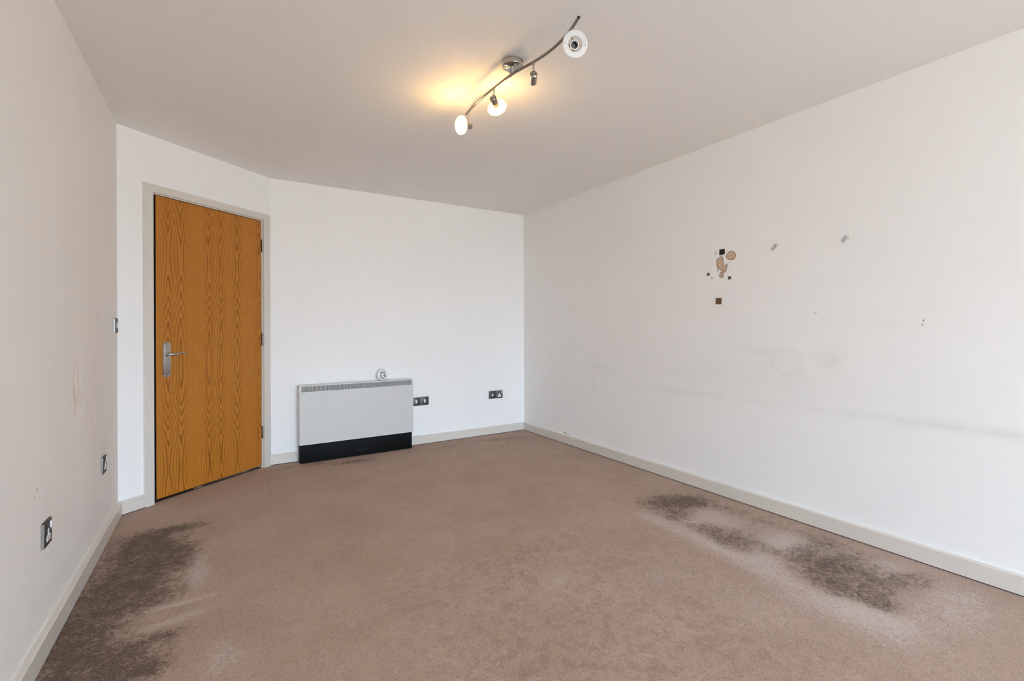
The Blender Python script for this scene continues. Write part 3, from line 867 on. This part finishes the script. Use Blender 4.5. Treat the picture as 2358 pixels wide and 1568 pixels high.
for k, (y, z, ry, rz) in enumerate(((2.262, 0.583, 0.010, 0.0025), (2.235, 0.567, 0.004, 0.003), (2.47, 0.24, 0.008, 0.002), (2.15, 0.36, 0.003, 0.003))):
    chip(LEFT, wall_left, blob(y, z, ry, rz, 40 + k), simple('grey_scuff', (0.42, 0.40, 0.37), 0.7) if k == 0 else bpy.data.materials['grey_scuff'])

for _p in ([(2.072, 1.4521), (2.0667, 1.4606), (2.0623, 1.4474)], [(2.0699, 1.4238), (2.0654, 1.4234), (2.0662, 1.4183)]): chip(RIGHT, wall_right, _p)

# ================================================================== CEILING TRACK LIGHT
CX, CY = 1.145, 1.916
ZB = H - 0.058
lamp = tag(empty('track_light', (CX, CY, H)), 'wavy nickel ceiling bar light with four swivel spots, two of them lit', 'ceiling light')
b = MB(); b.lathe((CX, CY, H), (0, 0, -1), [(0, 0), (0.050, 0), (0.050, 0.021), (0.0485, 0.0255), (0.046, 0.027), (0, 0.027)], 40); can = b.build('canopy', M['chrome'], lamp, smooth=40)
b = MB(); b.lathe((CX + 0.024, CY - 0.0437, H - 0.012), (0.48, -0.877, 0), [(0, 0), (0.0035, 0), (0.003, 0.0015), (0, 0.002)], 10); b.build('screw', M['bronze'], can)
BP = [(1.148, 1.430), (1.166, 1.494), (1.178, 1.558), (1.184, 1.661), (1.171, 1.779), (1.144, 1.914), (1.134, 2.079), (1.130, 2.198), (1.133, 2.304), (1.141, 2.384), (1.143, 2.412)]
def spline(P, per=8):
    out = []
    for i in range(len(P) - 1):
        p0, p1, p2, p3 = P[max(i - 1, 0)], P[i], P[i + 1], P[min(i + 2, len(P) - 1)]
        for k in range(per):
            t = k / per
            out.append(tuple(0.5 * ((2 * p1[j]) + (-p0[j] + p2[j]) * t + (2 * p0[j] - 5 * p1[j] + 4 * p2[j] - p3[j]) * t * t + (-p0[j] + 3 * p1[j] - 3 * p2[j] + p3[j]) * t ** 3) for j in range(2)))
    out.append(P[-1]); return out
b = MB(); b.tube([(x, y, ZB) for x, y in spline(BP)], 0.0062, 14); b.build('bar', M['nickel'], lamp, smooth=50)
for (x, y), nrm_ in ((BP[0], (-0.25, -0.97, 0)), (BP[-1], (0.1, 1, 0))):
    b = MB(); b.lathe((x, y, ZB), nrm_, [(0, -0.004), (0.0058, -0.004), (0.0058, 0.0015), (0, 0.002)], 14); b.build('end_cap', M['black_plastic'], lamp)
for s in (-1, 1):
    b = MB(); b.tube([(CX - 0.005 * s * -1, CY + 0.0275 * s, H - 0.024), (CX - 0.005 * s * -1, CY + 0.0275 * s, ZB)], 0.0048, 12); b.build('rod', M['chrome'], lamp, smooth=50)

def spot(x, y, drop, mix3, ring, bulb, lean=(0, 0)):
    J = Vector((x + lean[0], y + lean[1], ZB - drop))
    tw = (CAM - J).normalized(); sr = tw.cross(Vector((0, 0, -1))).normalized(); su = sr.cross(-tw).normalized()
    if sr.dot(rt) < 0: sr = -sr
    if su.z < 0: su = -su
    ax = (tw * mix3[0] + sr * mix3[1] + su * mix3[2]).normalized()
    side = (Vector((0, 0, 1)) - ax * ax.z); side.normalize()
    c0 = J - side * 0.0165 - ax * 0.016          # rear end of the lamp holder
    b = MB()
    R, L = 0.0165, 0.060
    b.lathe(c0, ax, [(0, -0.004), (0.006, -0.004), (0.007, -0.001), (0.012, 0.000), (R, 0.004), (R, L), (R - 0.0018, L), (R - 0.0018, L - 0.022), (0, L - 0.022)], 28)
    head = b.build('lamp_holder', M['nickel'], lamp, smooth=35)
    b = MB(); b.lathe(c0 - ax * 0.0035, -ax, [(0, 0), (0.0042, 0), (0.0042, 0.0025), (0.0018, 0.003), (0.0018, 0.001), (0, 0.001)], 16); b.build('rear_nut', M['chrome'], head, smooth=35)
    b = MB(); b.tube([(x, y, ZB - 0.003), (x + lean[0] * .1, y + lean[1] * .1, ZB - 0.012)], 0.0052, 12); b.tube([(x + lean[0] * .1, y + lean[1] * .1, ZB - 0.012), J - side * 0.002], 0.0040, 12)
    b.build('stem', M['chrome'], head, smooth=50)
    b = MB(); b.lathe(c0, ax, [(0, L - 0.021), (R - 0.0022, L - 0.021), (R - 0.0022, L - 0.0015), (R - 0.0055, L - 0.0015), (R - 0.0065, L - 0.014), (0, L - 0.014)], 20); b.build('socket', M['black_plastic'], head, smooth=35)
    if ring:
        rc = c0 + ax * (L + 0.012)
        b = MB(); b.lathe(rc, ax, [(0.0275, 0.000), (0.0280, -0.002), (0.0480, -0.002), (0.0492, -0.001), (0.0492, 0.001), (0.0480, 0.002), (0.0280, 0.002)], 48, closed=True)
        b.build('glass_ring', M['frost'], head, smooth=35)
        hs = ax.cross(side).normalized()
        for s in (-1, 1):
            b = MB(); b.tube([c0 + ax * (L - 0.012) + hs * (R * s), c0 + ax * (L + 0.004) + hs * (0.024 * s), rc + hs * (0.036 * s) - ax * 0.002, rc + hs * (0.040 * s) + ax * 0.003], 0.0009, 6)
            b.build('clip_wire', M['chrome'], head, smooth=60)
            b = MB(); b.lathe(rc + hs * (0.040 * s) + ax * 0.001, ax, [(0, 0), (0.0026, 0), (0.002, 0.0022), (0, 0.003)], 10)
            b.build('clip_stud', M['chrome'], head, smooth=60)
    if bulb:
        b = MB(); b.lathe(c0 + ax * (L - 0.006), ax, [(0, 0), (0.009, 0), (0.012, 0.006), (0.020, 0.014), (0.0245, 0.024), (0.0245, 0.032), (0.020, 0.042), (0.011, 0.049), (0, 0.051)], 24)
        b.build('bulb', M['bulb'], head, smooth=60)
    return head
spot(1.166, 1.494, 0.062, (0.91, 0.22, 0.24), True, False)
spot(1.171, 1.779, 0.047, (-0.80, -0.06, -0.60), False, False)
spot(1.134, 2.079, 0.042, (-0.71, 0.30, -0.64), True, True)
spot(1.141, 2.384, 0.060, (0.67, -0.72, 0.05), True, True)

for o in bpy.data.objects:
    if '_o' in o: del o['_o']
